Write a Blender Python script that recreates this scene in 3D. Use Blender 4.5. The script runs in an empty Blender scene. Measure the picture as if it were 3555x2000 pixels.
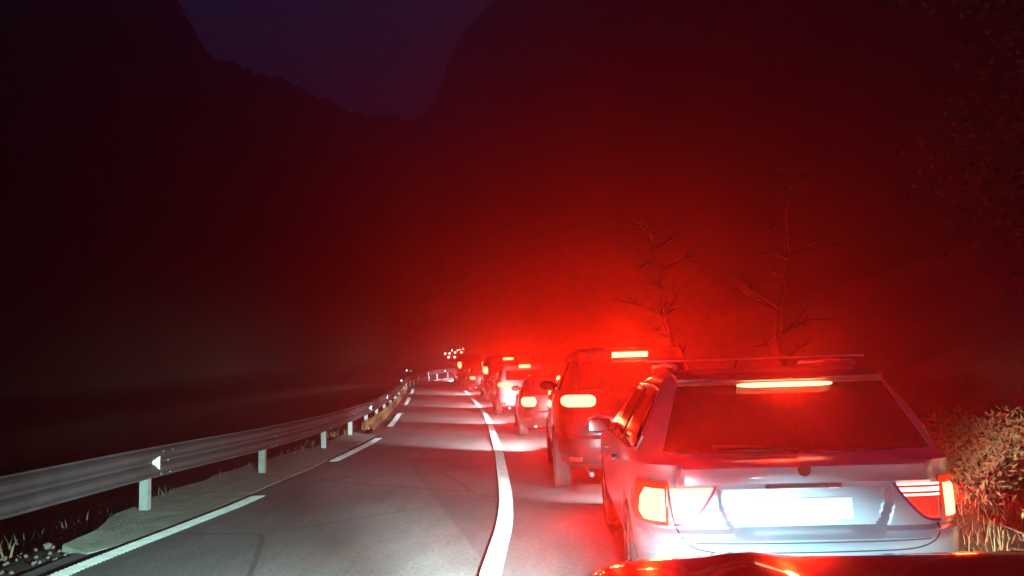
import bpy, bmesh, math, random
from mathutils import Vector, Matrix, noise
R = math.radians
S = bpy.context.scene
C = S.collection
random.seed(7)

# ------------------------------------------------------------------ camera
CAM_H = 1.45; F = 2790.0; CX, CY = 1777.5, 1000.0; PITCH = math.atan(300 / F); ROLL = R(1.8)
fw = Vector((0, math.cos(PITCH), math.sin(PITCH)))
r0 = Vector((1, 0, 0)); u0 = Vector((0, -math.sin(PITCH), math.cos(PITCH)))
rt = r0 * math.cos(ROLL) - u0 * math.sin(ROLL)
up = u0 * math.cos(ROLL) + r0 * math.sin(ROLL)
cam = bpy.data.cameras.new('camera'); co = bpy.data.objects.new('camera', cam); C.objects.link(co)
co.matrix_world = Matrix(((rt.x, up.x, -fw.x, 0), (rt.y, up.y, -fw.y, 0), (rt.z, up.z, -fw.z, CAM_H), (0, 0, 0, 1)))
cam.sensor_width = 36; cam.lens = F / 3555 * 36; cam.clip_end = 2000; cam.clip_start = .05
S.camera = co

# ------------------------------------------------------------------ night sky
w = bpy.data.worlds.new('World'); S.world = w; w.use_nodes = True
bg = w.node_tree.nodes['Background']
bg.inputs[0].default_value = (.16, .24, 1, 1); bg.inputs[1].default_value = .07
S.view_settings.view_transform = 'Standard'; S.view_settings.look = 'None'
S.view_settings.exposure = 0; S.view_settings.gamma = 1
S.cycles.use_denoising = True
S.cycles.max_bounces = 6; S.cycles.volume_bounces = 0
S.cycles.sample_clamp_indirect = 4

# ------------------------------------------------------------------ terrain maths
ZP = [(0, 0), (26, 0), (36, .14), (46, .45), (54, .70), (62, 1.0), (70, 1.32), (78, 1.65), (95, 2.3), (130, 3.2), (170, 4.4), (230, 8), (400, 16)]
def interp(t, P):
    if t <= P[0][0]: return P[0][1]
    for (a, va), (b, vb) in zip(P, P[1:]):
        if t <= b: return va + (vb - va) * (t - a) / (b - a)
    return P[-1][1]
def rz(y): return (interp(y - 2, ZP) + interp(y, ZP) + interp(y + 2, ZP)) / 3
def ray(px, py): return fw + rt * ((px - CX) / F) + up * ((CY - py) / F)
def ground(px, py, dz=0):
    d = ray(px, py); t = 1.0
    while t < 400:
        p = d * t; p.z += CAM_H
        if p.z <= rz(p.y) + dz: break
        t *= 1.004
    return Vector((p.x, p.y, rz(p.y)))
def at(px, py, Y):
    d = ray(px, py); d = d * (Y / d.y); d.z += CAM_H; return d

# ------------------------------------------------------------------ material helpers
def mat(name, col, rough=.6, metal=0, emit=None, es=0, coat=0, nz=None, bump=0, bscale=40, spec=None, col2=None):
    m = bpy.data.materials.new(name); m.use_nodes = True; n = m.node_tree.nodes; l = m.node_tree.links
    b = n['Principled BSDF']
    b.inputs['Base Color'].default_value = (*col, 1); b.inputs['Roughness'].default_value = rough
    b.inputs['Metallic'].default_value = metal; b.inputs['Coat Weight'].default_value = coat
    if spec is not None: b.inputs['Specular IOR Level'].default_value = spec
    if emit: b.inputs['Emission Color'].default_value = (*emit, 1); b.inputs['Emission Strength'].default_value = es
    if nz or bump:
        tc = n.new('ShaderNodeTexCoord')
    if nz:
        t = n.new('ShaderNodeTexNoise'); t.inputs['Scale'].default_value = nz; t.inputs['Detail'].default_value = 8
        t.inputs['Roughness'].default_value = .65
        l.new(tc.outputs['Object'], t.inputs['Vector'])
        cr = n.new('ShaderNodeValToRGB'); cr.color_ramp.elements[0].position = .33; cr.color_ramp.elements[1].position = .68
        cr.color_ramp.elements[0].color = (*(col2 or tuple(c * .55 for c in col)), 1); cr.color_ramp.elements[1].color = (*col, 1)
        l.new(t.outputs['Fac'], cr.inputs['Fac']); l.new(cr.outputs['Color'], b.inputs['Base Color'])
    if bump:
        t2 = n.new('ShaderNodeTexNoise'); t2.inputs['Scale'].default_value = bscale; t2.inputs['Detail'].default_value = 6
        l.new(tc.outputs['Object'], t2.inputs['Vector'])
        bp = n.new('ShaderNodeBump'); bp.inputs['Strength'].default_value = bump; bp.inputs['Distance'].default_value = .02
        l.new(t2.outputs['Fac'], bp.inputs['Height']); l.new(bp.outputs['Normal'], b.inputs['Normal'])
    return m

M = {}
M['earth'] = mat('earth', (.07, .05, .03), .95, nz=1.2, bump=1, bscale=6)
M['rock'] = mat('hillside', (.05, .05, .03), .95, nz=.08, bump=1, bscale=1)
M['concrete'] = mat('concrete', (.27, .30, .25), .9, nz=3, bump=.6, bscale=30, col2=(.15, .17, .13))
M['paint'] = mat('road_paint', (.80, .82, .80), .6, nz=9, col2=(.50, .54, .50))
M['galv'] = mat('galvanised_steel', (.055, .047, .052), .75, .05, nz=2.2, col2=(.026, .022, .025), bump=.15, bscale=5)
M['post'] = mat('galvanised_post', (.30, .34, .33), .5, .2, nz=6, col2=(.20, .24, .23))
M['reflector'] = mat('white_reflector', (.9, .92, .9), .3, emit=(.8, 1, .95), es=.0)
M['silver'] = mat('silver_blue_paint', (.22, .34, .41), .34, .55, coat=.6)
M['dark'] = mat('dark_paint', (.014, .012, .014), .3, .3, coat=.8)
M['grey'] = mat('grey_paint', (.20, .20, .22), .3, .4, coat=.6)
M['whitep'] = mat('white_paint', (.50, .50, .50), .35, 0, coat=.5)
M['blackp'] = mat('black_paint', (.012, .012, .014), .25, .1, coat=1)
M['redp'] = mat('red_paint', (.30, .01, .10), .26, .35, coat=1)
M['glass'] = mat('tinted_glass', (.008, .008, .010), .07, 0)
M['rubber'] = mat('tyre_rubber', (.03, .03, .03), .8)
M['trim'] = mat('black_trim', (.015, .015, .015), .6)
M['gap'] = mat('panel_gap', (.01, .01, .012), .9)
M['rim'] = mat('alloy', (.45, .45, .47), .35, .8)
M['chrome'] = mat('chrome', (.7, .7, .72), .2, 1)
M['plate'] = mat('plate_white', (.82, .84, .84), .45)
M['plate_dim'] = mat('plate_grey', (.16, .14, .14), .5)
M['brake'] = mat('brake_lamp_lit', (.5, .02, .01), .2, emit=(1, .19, .085), es=9)
M['brake_far'] = mat('brake_lamp_lit_far', (.5, .02, .01), .2, emit=(1, .24, .11), es=6)
M['reverse'] = mat('inner_lamp_lit', (.6, .1, .08), .15, emit=(1, .55, .42), es=1.7)
M['redlens'] = mat('red_lens', (.55, .02, .015), .12, emit=(1, .07, .02), es=.45)
M['headlens'] = mat('head_lamp_lit', (.9, .9, .9), .1, emit=(.8, .95, 1), es=8)
M['bark'] = mat('bark', (.05, .04, .03), .95, nz=8, bump=1, bscale=20)
M['leaf'] = mat('leaves', (.025, .03, .012), .8)
M['drygrass'] = mat('dry_grass', (.19, .18, .10), .85)
M['brownbush'] = mat('brown_leaves', (.17, .12, .06), .85)
M['dirt'] = mat('orange_dirt', (.22, .12, .05), .95, nz=1.5, bump=1, bscale=9, col2=(.16, .075, .025))
M['stone'] = mat('stone', (.10, .085, .08), .9)
M['brake_tiny'] = mat('distant_lamp_lit', (.5, .02, .01), .2, emit=(1, .50, .36), es=26)

# striped lamp insert
m = mat('striped_lamp', (.55, .04, .03), .15); n = m.node_tree.nodes; l = m.node_tree.links; b = n['Principled BSDF']
tc = n.new('ShaderNodeTexCoord'); sp = n.new('ShaderNodeSeparateXYZ'); l.new(tc.outputs['Object'], sp.inputs[0])
mul = n.new('ShaderNodeMath'); mul.operation = 'MULTIPLY'; mul.inputs[1].default_value = 190; l.new(sp.outputs['Z'], mul.inputs[0])
sn = n.new('ShaderNodeMath'); sn.operation = 'SINE'; l.new(mul.outputs[0], sn.inputs[0])
gt = n.new('ShaderNodeMath'); gt.operation = 'GREATER_THAN'; gt.inputs[1].default_value = -.45; l.new(sn.outputs[0], gt.inputs[0])
g2 = n.new('ShaderNodeMath'); g2.operation = 'GREATER_THAN'; g2.inputs[1].default_value = .735; l.new(sp.outputs['Z'], g2.inputs[0])
mm = n.new('ShaderNodeMath'); mm.operation = 'MULTIPLY'; l.new(gt.outputs[0], mm.inputs[0]); l.new(g2.outputs[0], mm.inputs[1])
mx = n.new('ShaderNodeMix'); mx.data_type = 'RGBA'; l.new(mm.outputs[0], mx.inputs['Factor'])
mx.inputs['A'].default_value = (.5, .03, .02, 1); mx.inputs['B'].default_value = (3.4, 2.0, 1.6, 1)
l.new(mx.outputs['Result'], b.inputs['Emission Color']); b.inputs['Emission Strength'].default_value = 1
M['stripe'] = m

# asphalt: large worn patches, grain
m = mat('asphalt', (.07, .07, .07), .78); n = m.node_tree.nodes; l = m.node_tree.links; b = n['Principled BSDF']
tc = n.new('ShaderNodeTexCoord')
t1 = n.new('ShaderNodeTexNoise'); t1.inputs['Scale'].default_value = .22; t1.inputs['Detail'].default_value = 5
t2 = n.new('ShaderNodeTexNoise'); t2.inputs['Scale'].default_value = 26; t2.inputs['Detail'].default_value = 4
t3 = n.new('ShaderNodeTexNoise'); t3.inputs['Scale'].default_value = 2.2; t3.inputs['Detail'].default_value = 8; t3.inputs['Roughness'].default_value = .7
mp = n.new('ShaderNodeMapping'); mp.inputs['Scale'].default_value = (1, .25, 1); l.new(tc.outputs['Object'], mp.inputs['Vector'])
for t in (t1, t2): l.new(tc.outputs['Object'], t.inputs['Vector'])
l.new(mp.outputs['Vector'], t3.inputs['Vector'])
cr = n.new('ShaderNodeValToRGB'); cr.color_ramp.elements[0].position = .35; cr.color_ramp.elements[0].color = (.085, .088, .09, 1)
cr.color_ramp.elements[1].position = .65; cr.color_ramp.elements[1].color = (.155, .16, .16, 1)
l.new(t1.outputs['Fac'], cr.inputs['Fac'])
def ovl(a, bsock, f):
    mx = n.new('ShaderNodeMix'); mx.data_type = 'RGBA'; mx.blend_type = 'OVERLAY'; mx.inputs['Factor'].default_value = f
    l.new(a, mx.inputs['A']); l.new(bsock, mx.inputs['B']); return mx.outputs['Result']
o = ovl(cr.outputs['Color'], t3.outputs['Fac'], .85); o = ovl(o, t2.outputs['Fac'], .7)
l.new(o, b.inputs['Base Color'])
bp = n.new('ShaderNodeBump'); bp.inputs['Strength'].default_value = .6; bp.inputs['Distance'].default_value = .008
l.new(t2.outputs['Fac'], bp.inputs['Height']); l.new(bp.outputs['Normal'], b.inputs['Normal'])
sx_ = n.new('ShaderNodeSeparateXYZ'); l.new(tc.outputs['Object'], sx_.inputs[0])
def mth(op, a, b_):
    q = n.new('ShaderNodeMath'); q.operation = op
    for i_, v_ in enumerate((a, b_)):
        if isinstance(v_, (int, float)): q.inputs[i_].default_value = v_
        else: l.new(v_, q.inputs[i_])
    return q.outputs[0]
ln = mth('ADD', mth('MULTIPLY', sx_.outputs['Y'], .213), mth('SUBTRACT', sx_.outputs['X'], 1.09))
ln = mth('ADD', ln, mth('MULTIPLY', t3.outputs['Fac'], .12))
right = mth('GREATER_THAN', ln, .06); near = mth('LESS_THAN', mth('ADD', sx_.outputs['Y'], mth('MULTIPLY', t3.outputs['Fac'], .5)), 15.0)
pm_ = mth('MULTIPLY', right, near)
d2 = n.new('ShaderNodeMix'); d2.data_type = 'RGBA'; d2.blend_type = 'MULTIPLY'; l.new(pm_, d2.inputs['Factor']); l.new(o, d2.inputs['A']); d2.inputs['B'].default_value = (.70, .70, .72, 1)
vo = n.new('ShaderNodeTexVoronoi'); vo.feature = 'DISTANCE_TO_EDGE'; vo.inputs['Scale'].default_value = .35
wv = n.new('ShaderNodeMix'); wv.data_type = 'VECTOR'; wv.inputs['Factor'].default_value = .12; l.new(tc.outputs['Object'], wv.inputs['A']); l.new(t3.outputs['Color'], wv.inputs['B']); l.new(wv.outputs['Result'], vo.inputs['Vector'])
ck = mth('LESS_THAN', vo.outputs['Distance'], .006)
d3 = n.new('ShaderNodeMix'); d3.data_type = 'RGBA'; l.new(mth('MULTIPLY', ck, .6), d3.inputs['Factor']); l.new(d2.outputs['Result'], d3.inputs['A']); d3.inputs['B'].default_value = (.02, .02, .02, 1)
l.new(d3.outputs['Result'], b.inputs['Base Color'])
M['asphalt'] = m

# ------------------------------------------------------------------ object helpers
def obj(name, verts, faces, m, parent=None, smooth=False):
    me = bpy.data.meshes.new(name); me.from_pydata([tuple(v) for v in verts], [], faces); me.materials.append(M[m]); me.update()
    if smooth:
        for p in me.polygons: p.use_smooth = True
    o = bpy.data.objects.new(name, me); C.objects.link(o)
    if parent: o.parent = parent
    return o
def bmobj(name, bm, m, parent=None, smooth=False):
    me = bpy.data.meshes.new(name); bm.to_mesh(me); bm.free(); me.materials.append(M[m])
    if smooth:
        for p in me.polygons: p.use_smooth = True
    o = bpy.data.objects.new(name, me); C.objects.link(o)
    if parent: o.parent = parent
    return o
def tag(o, label=None, cat=None, group=None, kind=None):
    if label: o['label'] = label
    if cat: o['category'] = cat
    if group: o['group'] = group
    if kind: o['kind'] = kind
    return o
def empty(name, loc, rz_=0):
    o = bpy.data.objects.new(name, None); C.objects.link(o); o.location = loc; o.rotation_euler = (0, 0, rz_); o.empty_display_size = .2
    return o
def box(bm, c, s, rot=None):
    r = bmesh.ops.create_cube(bm, size=1)
    mt = Matrix.Translation(c) @ (rot or Matrix.Identity(4)) @ Matrix.Diagonal((*s, 1))
    bmesh.ops.transform(bm, matrix=mt, verts=r['verts']); return r['verts']
def tube(bm, pts, rad, seg=6):
    pts = [Vector(p) for p in pts]; rings = []
    for i, p in enumerate(pts):
        d = (pts[min(i + 1, len(pts) - 1)] - pts[max(i - 1, 0)]).normalized()
        a = d.cross(Vector((0, 0, 1)) if abs(d.z) < .9 else Vector((1, 0, 0))).normalized(); b2 = d.cross(a)
        r = rad[i] if isinstance(rad, (list, tuple)) else rad
        rings.append([bm.verts.new(p + (a * math.cos(2 * math.pi * k / seg) + b2 * math.sin(2 * math.pi * k / seg)) * r) for k in range(seg)])
    for A, B in zip(rings, rings[1:]):
        for k in range(seg): bm.faces.new((A[k], A[(k + 1) % seg], B[(k + 1) % seg], B[k]))
    bm.faces.new(rings[0][::-1]); bm.faces.new(rings[-1])

def spline(P, step=1.0):
    P = [Vector(p) for p in P]; out = []
    for i in range(len(P) - 1):
        p0 = P[max(i - 1, 0)]; p1 = P[i]; p2 = P[i + 1]; p3 = P[min(i + 2, len(P) - 1)]
        k = max(2, int((p2 - p1).length / step))
        for j in range(k):
            t = j / k
            out.append(.5 * ((2 * p1) + (p2 - p0) * t + (2 * p0 - 5 * p1 + 4 * p2 - p3) * t * t + (3 * p1 - p0 - 3 * p2 + p3) * t ** 3))
    out.append(P[-1]); return out
def ribbon(name, pts, wdt, z, m, off=0):
    v, f = [], []
    if m == 'paint':      # fine cross ribs added to catch headlights, standing in for retroreflective paint
        q_ = []
        for a, b in zip(pts, pts[1:]):
            k = max(1, int((b - a).length / .028)); q_ += [a.lerp(b, i / k) for i in range(k)]
        pts = q_ + [pts[-1]]
    for i, p in enumerate(pts):
        d = pts[min(i + 1, len(pts) - 1)] - pts[max(i - 1, 0)]; d.z = 0; d.normalize(); nn = Vector((-d.y, d.x, 0))
        for s in (-.5, .5):
            q = p + nn * (off + s * wdt); v.append((q.x, q.y, rz(q.y) + z + (.009 if m == 'paint' and i % 2 else 0)))
    for i in range(len(pts) - 1): f.append((2 * i, 2 * i + 1, 2 * i + 3, 2 * i + 2))
    return v, f

# ------------------------------------------------------------------ road lines (traced on the ground)
def trace(pix, step=.6): return spline([ground(*p) for p in pix], step)
edge_px = [(1640, 2400), (1705, 2000), (1748, 1850), (1757, 1750), (1745, 1650), (1722, 1540), (1684, 1440), (1640, 1385), (1598, 1345), (1562, 1322)]
E = trace(edge_px)
left_px = [(-400, 2290), (230, 2000), (900, 1730), (1160, 1605), (1315, 1525), (1360, 1476), (1392, 1432), (1415, 1395), (1430, 1365), (1437, 1340)]
L_ = trace(left_px)
rail_px = [(-260, 2060), (505, 1783), (912, 1648), (1125, 1562), (1250, 1497), (1330, 1440), (1385, 1385), (1412, 1350)]

# ------------------------------------------------------------------ setting: ground, road, markings
def lx(y):     # x of the dashed line's path
    return interp(y, [(p.y, p.x) for p in L_[::4]] + [(60, -7.5), (68, -7.4), (76, -4)])
RAILP = [ground(*p) for p in rail_px] + [Vector((-7.5, 61, 0)), Vector((-7.1, 67.5, 0)), Vector((-5.7, 72.5, 0)), Vector((-3.2, 76, 0)), Vector((.5, 78, 0)), Vector((6, 79, 0)), Vector((14, 79.5, 0))]
RAIL = spline([Vector((-4.5, 1, 0))] + RAILP, .5)
RY = [(p.y, p.x) for p in RAIL if p.y < 62][::3]
def side(x, y):
    xl = interp(y, RY) if y < 62 else -30
    h = 0
    if x < xl - .15:
        d = xl - .15 - x
        h -= min(d * .30, 1.2) + min(max(d - 4, 0) * .35, 13)
    xr = 3.3 if y < 20 else 3.3 + (y - 20) * .0 if y < 55 else 3.3 + (y - 55) * .9
    if x > xr: h += min((x - xr) * .42, 9)
    return h
xs = [-400, -200, -120, -80, -50, -35, -25, -18, -14] + [-12 + i * .35 for i in range(60)] + [9.5 + i * 1.0 for i in range(12)] + [24, 30, 40, 60, 90, 150, 250, 400]
ys = [-40, -20, -10, -5] + [i * .5 for i in range(0, 50)] + [25 + i * 1.2 for i in range(60)] + [100 + i * 5 for i in range(30)] + [260, 300, 400, 600]
def onroad(x, y): return (interp(y, RY) + .1 < x < 3.0 and y < 62 and not (y < 8.6 and x < lx(y) - .42)) or (y >= 62 and -9 < x < 22 and y < 82)
def GH(x, y):
    rd_ = onroad(x, y)
    q = 0 if rd_ or abs(x) > 30 else noise.noise(Vector((x * .6, y * .6, 0))) * .10 + noise.noise(Vector((x * 2.2, y * 2.2, 3))) * .04
    if not rd_ and x > interp(y, RY) - .3 and x < 0: q *= .3
    return rz(y) - (.06 if rd_ else .02) + side(x, y) + q
V, Fc = [], []
for y in ys:
    for x in xs:
        V.append((x, y, GH(x, y)))
nx = len(xs)
for j in range(len(ys) - 1):
    for i in range(nx - 1):
        a = j * nx + i; Fc.append((a, a + 1, a + nx + 1, a + nx))
tag(obj('ground', V, Fc, 'earth', smooth=True), kind='structure')

# road surface
cen = []
road_rows = []
for y in [i * 1.0 for i in range(-6, 63)]:
    xl = interp(y, [(p.y, p.x) for p in L_[::4]]) - .42 if y > 4.6 else -3.52 - .42
    road_rows.append((xl, 3.35 + min(0, 0), y))
V, Fc = [], []
K = 14
for j, (a, b2, y) in enumerate(road_rows):
    b3 = interp(y, [(0, 3.3), (20, 3.3), (35, 1.9), (50, 0.2), (62, 0.6)])
    for k in range(K + 1): V.append((a + (b3 - a) * k / K, y, rz(y)))
for j in range(len(road_rows) - 1):
    for k in range(K):
        q = j * (K + 1) + k; Fc.append((q, q + 1, q + K + 2, q + K + 1))
# bend and the climb beyond it
mid = spline([Vector((-3.6, 61.5, 0)), Vector((-3.2, 66, 0)), Vector((-.5, 71, 0)), Vector((5, 73.5, 0)), Vector((12, 78, 0)), Vector((15, 92, 0)), Vector((11, 112, 0)),
              Vector((0, 138, 0)), Vector((-10, 162, 0)), Vector((-14.5, 190, 0)), Vector((-12, 225, 0)), Vector((0, 260, 0))], 2)
rv, rf = ribbon('x', mid, 7.2, .012, 'asphalt')
base = len(V); V += rv; Fc += [tuple(i + base for i in f) for f in rf]
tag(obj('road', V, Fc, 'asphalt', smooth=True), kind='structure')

E2 = E + spline([E[-1], E[-1] + Vector((.35, 1.6, 0)), Vector((-3.4, 67.6, 0)), Vector((1, 69.3, 0)), Vector((6, 70.2, 0))], .5)[1:]
rv, rf = ribbon('x', E2, .155, .022, 'paint')
tag(obj('edge_line', rv, rf, 'paint'), kind='structure')
dashes = [((60, 2082), (900, 1729)), ((1158, 1606), (1314, 1526)), ((1354, 1483), (1395, 1437)), ((1402, 1408), (1412, 1383)), ((1421, 1369), (1427, 1352)), ((1431, 1342), (1435, 1332))]
lv, lf = [], []
for a, b2 in dashes:
    A, B = ground(*a), ground(*b2)
    seg = [p for p in L_ if A.y + .1 < p.y < B.y - .1]
    rv, rf = ribbon('x', [A] + seg + [B], .17, .02, 'paint')
    k = len(lv); lv += rv; lf += [tuple(i + k for i in f) for f in rf]
rv, rf = ribbon('x', spline([Vector((-6.7, 61, 0)), Vector((-6.3, 66, 0)), Vector((-4.6, 70.5, 0)), Vector((-1.5, 74, 0)), Vector((3, 76, 0)), Vector((9, 77, 0))], .5), .15, .022, 'paint')
k = len(lv); lv += rv; lf += [tuple(i + k for i in f) for f in rf]
tag(obj('dashed_line', lv, lf, 'paint'), kind='structure')

# concrete gutter strip under the rail posts, broken at the near end
g_out = [ground(*p) for p in [(215, 1912), (330, 1862), (500, 1793 - 38), (912, 1610), (1000, 1585), (1125, 1548), (1215, 1506)]]
g_in = [ground(*p) for p in [(300, 1925), (470, 1878), (700, 1790), (1000, 1660), (1080, 1628), (1200, 1566), (1305, 1513)]]
V, Fc = [], []
NO = spline(g_out, .4); NI = spline(g_in, .4); n_ = 60
def res(P, t):
    s = t * (len(P) - 1); i = min(int(s), len(P) - 2); return P[i].lerp(P[i + 1], s - i)
for i in range(n_ + 1):
    a, b2 = res(NO, i / n_), res(NI, i / n_)
    for k in range(5):
        p = a.lerp(b2, k / 4); e = noise.noise(Vector((p.x * 5, p.y * 5, 1))) * .006
        if k == 0: p = p + Vector((noise.noise(Vector((0, p.y * 1.3, 4))) * .12, 0, 0))
        V.append((p.x, p.y, .055 - .012 * k + e))
    V.append((b2.x, b2.y, -.02)); V.append((a.x - .03, a.y, -.15))
for i in range(n_):
    q = i * 7
    for k in range(5): Fc.append((q + k, q + k + 1, q + k + 8, q + k + 7))
    Fc.append((q + 6, q, q + 7, q + 13))
Fc.append((6, 0, 1, 2, 3, 4, 5)); q = n_ * 7; Fc.append(tuple(q + i for i in (6, 5, 4, 3, 2, 1, 0)))
tag(obj('concrete_gutter', V, Fc, 'concrete'), kind='structure')

# loose stones on the broken shoulder
bm = bmesh.new()
for i in range(900):
    if i < 620:
        y = random.uniform(5.2, 8.8); x = random.uniform(-6.2, lx(y) - .5)
    else:
        y = random.uniform(8.5, 20); x = interp(y, RY) - random.uniform(.1, 1.3)
    r = random.uniform(.006, .022) * (2 if random.random() < .08 else 1)
    rr = bmesh.ops.create_icosphere(bm, subdivisions=1, radius=r)
    for v in rr['verts']: v.co = v.co * random.uniform(.7, 1.25)
    bmesh.ops.translate(bm, vec=(x, y, GH(x, y) + r * .3), verts=rr['verts'])
tag(bmobj('gravel', bm, 'stone'), 'loose stones on the broken shoulder beside the gutter', kind='stuff')

# brown verge past the end of the gutter
vp = [(1195, 1500), (1250, 1450), (1310, 1410), (1350, 1375), (1385, 1345), (1395, 1350), (1392, 1385), (1372, 1425), (1345, 1465), (1312, 1505)]
def blade(bm, p, h, wd, lean, ang):
    d = Vector((math.cos(ang), math.sin(ang), 0)); s = Vector((-d.y, d.x, 0)) * wd
    a = bm.verts.new(p - s); b_ = bm.verts.new(p + s)
    m1 = p + d * lean * .35 + Vector((0, 0, h * .6)); c1 = bm.verts.new(m1 + s * .7); c2 = bm.verts.new(m1 - s * .7)
    t = bm.verts.new(p + d * lean + Vector((0, 0, h)))
    bm.faces.new((a, b_, c1, c2)); bm.faces.new((c2, c1, t))
V, Fc = [], []
for j in range(41):
    y = 22.5 + j * .85
    a = interp(y, RY) + .05; b2 = lx(y) - .38
    if y < 23.5: a += .1
    for k in range(9):
        u = k / 8; x = a + (b2 - a) * u
        V.append((x, y, rz(y) + .025 + math.sin(u * math.pi) * .16 * (1 + .8 * noise.noise(Vector((x, y, 0))))))
for j in range(40):
    for k in range(8):
        q = j * 9 + k; Fc.append((q, q + 1, q + 10, q + 9))
tag(obj('dirt_verge', V, Fc, 'dirt', smooth=True), kind='structure')
bm = bmesh.new()
for i in range(5200):
    y = 22.5 + 30 * random.random() ** 1.5; x = random.uniform(interp(y, RY) + .1, lx(y) - .5)
    blade(bm, Vector((x, y, rz(y) + .06)), random.uniform(.06, .22), .012 + y * .0004, random.uniform(.02, .1), random.uniform(0, 6.28))
M['verge'] = mat('verge_grass', (.22, .125, .05), .9)
tag(bmobj('verge_grass', bm, 'verge'), 'dry orange brown grass on the verge between rail and road', kind='stuff')
# weeds behind and under the rail
bm = bmesh.new()
for i in range(3600):
    y = 5.5 + 26 * random.random() ** 1.3; x = interp(y, RY) - .3 - abs(random.gauss(0, .8))
    if noise.noise(Vector((x * 1.4, y * 1.4, 8))) < .02: continue
    blade(bm, Vector((x, y, GH(x, y) - .02)), random.uniform(.06, .3), random.uniform(.005, .014), random.uniform(.03, .2), random.uniform(0, 6.28))
M['weed'] = mat('weeds', (.13, .11, .06), .9)
tag(bmobj('weeds', bm, 'weed'), 'sparse dark weeds behind the guard rail', kind='stuff')

# ------------------------------------------------------------------ hills
SK = [(-1200, -700, 95), (-200, -500, 105), (400, -300, 112), (560, -90, 116), (650, 80, 119), (710, 165, 122), (770, 215, 125), (860, 250, 130), (1000, 292, 140), (1100, 335, 150), (1200, 378, 160), (1330, 392, 175),
      (1375, 400, 200), (1400, 418, 240), (1450, 412, 245), (1480, 385, 245), (1520, 330, 240), (1545, 250, 235), (1580, 150, 230), (1660, 50, 220), (1800, -140, 190), (2100, -260, 120), (2600, -330, 70), (3200, -420, 52), (3900, -600, 44), (5200, -700, 40)]
V, Fc = [], []
NR = 16; cols = 0
px = -1200
while px <= 5200:
    yy = interp(px, [(a, b_) for a, b_, c in SK]); rc = interp(px, [(a, c) for a, b_, c in SK])
    d = ray(px, yy); d /= math.hypot(d.x, d.y)
    for k in range(NR + 1):
        u = k / NR; ft = interp(px, [(1330, .55), (1385, .97), (1650, .97), (1720, .75), (1800, .55)]); r_ = rc * (ft + (1 - ft) * u)
        z0 = rz(max(0, d.y * r_)) - interp(px, [(1200, 16), (1400, 3)])
        zt = CAM_H + d.z * rc
        h = z0 + (zt - z0) * (u ** .8)
        p = Vector((d.x * r_, d.y * r_, h))
        nn = noise.fractal(p * .06, 1, 2, 5) * 3.0 * (1 - .55 * u) + noise.noise(p * .9) * .8 + noise.noise(p * .35) * .8
        V.append((p.x, p.y, h + nn * (.2 + .8 * u) ))
    cols += 1; px += 14
    if px > 3700: px += 40
for j in range(cols - 1):
    for k in range(NR):
        q = j * (NR + 1) + k; Fc.append((q, q + NR + 1, q + NR + 2, q + 1))
tag(obj('hills', V, Fc, 'rock', smooth=True), kind='structure')

# ------------------------------------------------------------------ guard rail
gr = empty('guard_rail', (-4.2, 9.4, 0))
tag(gr, 'grey steel guard rail curving along the left side of the road with white reflectors', 'guard rail')
inv = lambda p: Vector((p.x + 4.2, p.y - 9.4, p.z))
prof = [(0, .40), (.0, .425), (.05, .45), (.075, .475), (.075, .52), (.05, .545), (.01, .565), (.01, .595), (.05, .615), (.075, .64), (.075, .685), (.05, .71), (0, .735), (0, .755)]
V, Fc = [], []; RP = [p for p in RAIL]
for i, p in enumerate(RP):
    d = RP[min(i + 1, len(RP) - 1)] - RP[max(i - 1, 0)]; d.z = 0; d.normalize(); nn = Vector((d.y, -d.x, 0))
    for ox, oz in prof:
        q = p + nn * (ox + .06); V.append(inv(Vector((q.x, q.y, rz(q.y) + oz - .01))))
    for ox, oz in reversed(prof):
        q = p + nn * (ox + .052); V.append(inv(Vector((q.x, q.y, rz(q.y) + oz - .01))))
n2 = len(prof) * 2
for i in range(len(RP) - 1):
    for k in range(n2): Fc.append((i * n2 + k, i * n2 + (k + 1) % n2, (i + 1) * n2 + (k + 1) % n2, (i + 1) * n2 + k))
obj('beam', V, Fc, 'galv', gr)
arc = [0]
for a, b_ in zip(RP, RP[1:]): arc.append(arc[-1] + math.hypot(b_.x - a.x, b_.y - a.y))
def atarc(s):
    for i in range(len(arc) - 1):
        if arc[i + 1] >= s: return RP[i].lerp(RP[i + 1], (s - arc[i]) / (arc[i + 1] - arc[i])), (RP[i + 1] - RP[i]).normalized()
    return RP[-1], (RP[-1] - RP[-2]).normalized()
def sof(y): 
    for i, p in enumerate(RP):
        if p.y >= y: return arc[i]
posts = [sof(9.41), sof(12.55), sof(17.1)]
s0 = posts[-1]
while s0 < arc[-1] - 4: s0 += 3.7 if s0 < sof(55) else 2.4; posts.append(s0)
posts.insert(0, posts[0] - 3.7)
for k, s in enumerate(posts):
    p, d = atarc(s); d.z = 0; d.normalize(); ang = math.atan2(d.y, d.x)
    bm = bmesh.new(); rot = Matrix.Rotation(ang, 4, 'Z'); c0 = Vector((p.x, p.y, rz(p.y)))
    # C-section post: web and two flanges
    box(bm, inv(c0 + rot @ Vector((-.05, 0, .31))), (.006, .10, .78), rot)
    box(bm, inv(c0 + rot @ Vector((-.012, .047, .31))), (.072, .006, .78), rot)
    box(bm, inv(c0 + rot @ Vector((-.012, -.047, .31))), (.072, .006, .78), rot)
    box(bm, inv(c0 + rot @ Vector((-.03, -.056, .57))), (.05, .012, .08), rot)
    bmobj('post', bm, 'post', gr)
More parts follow.
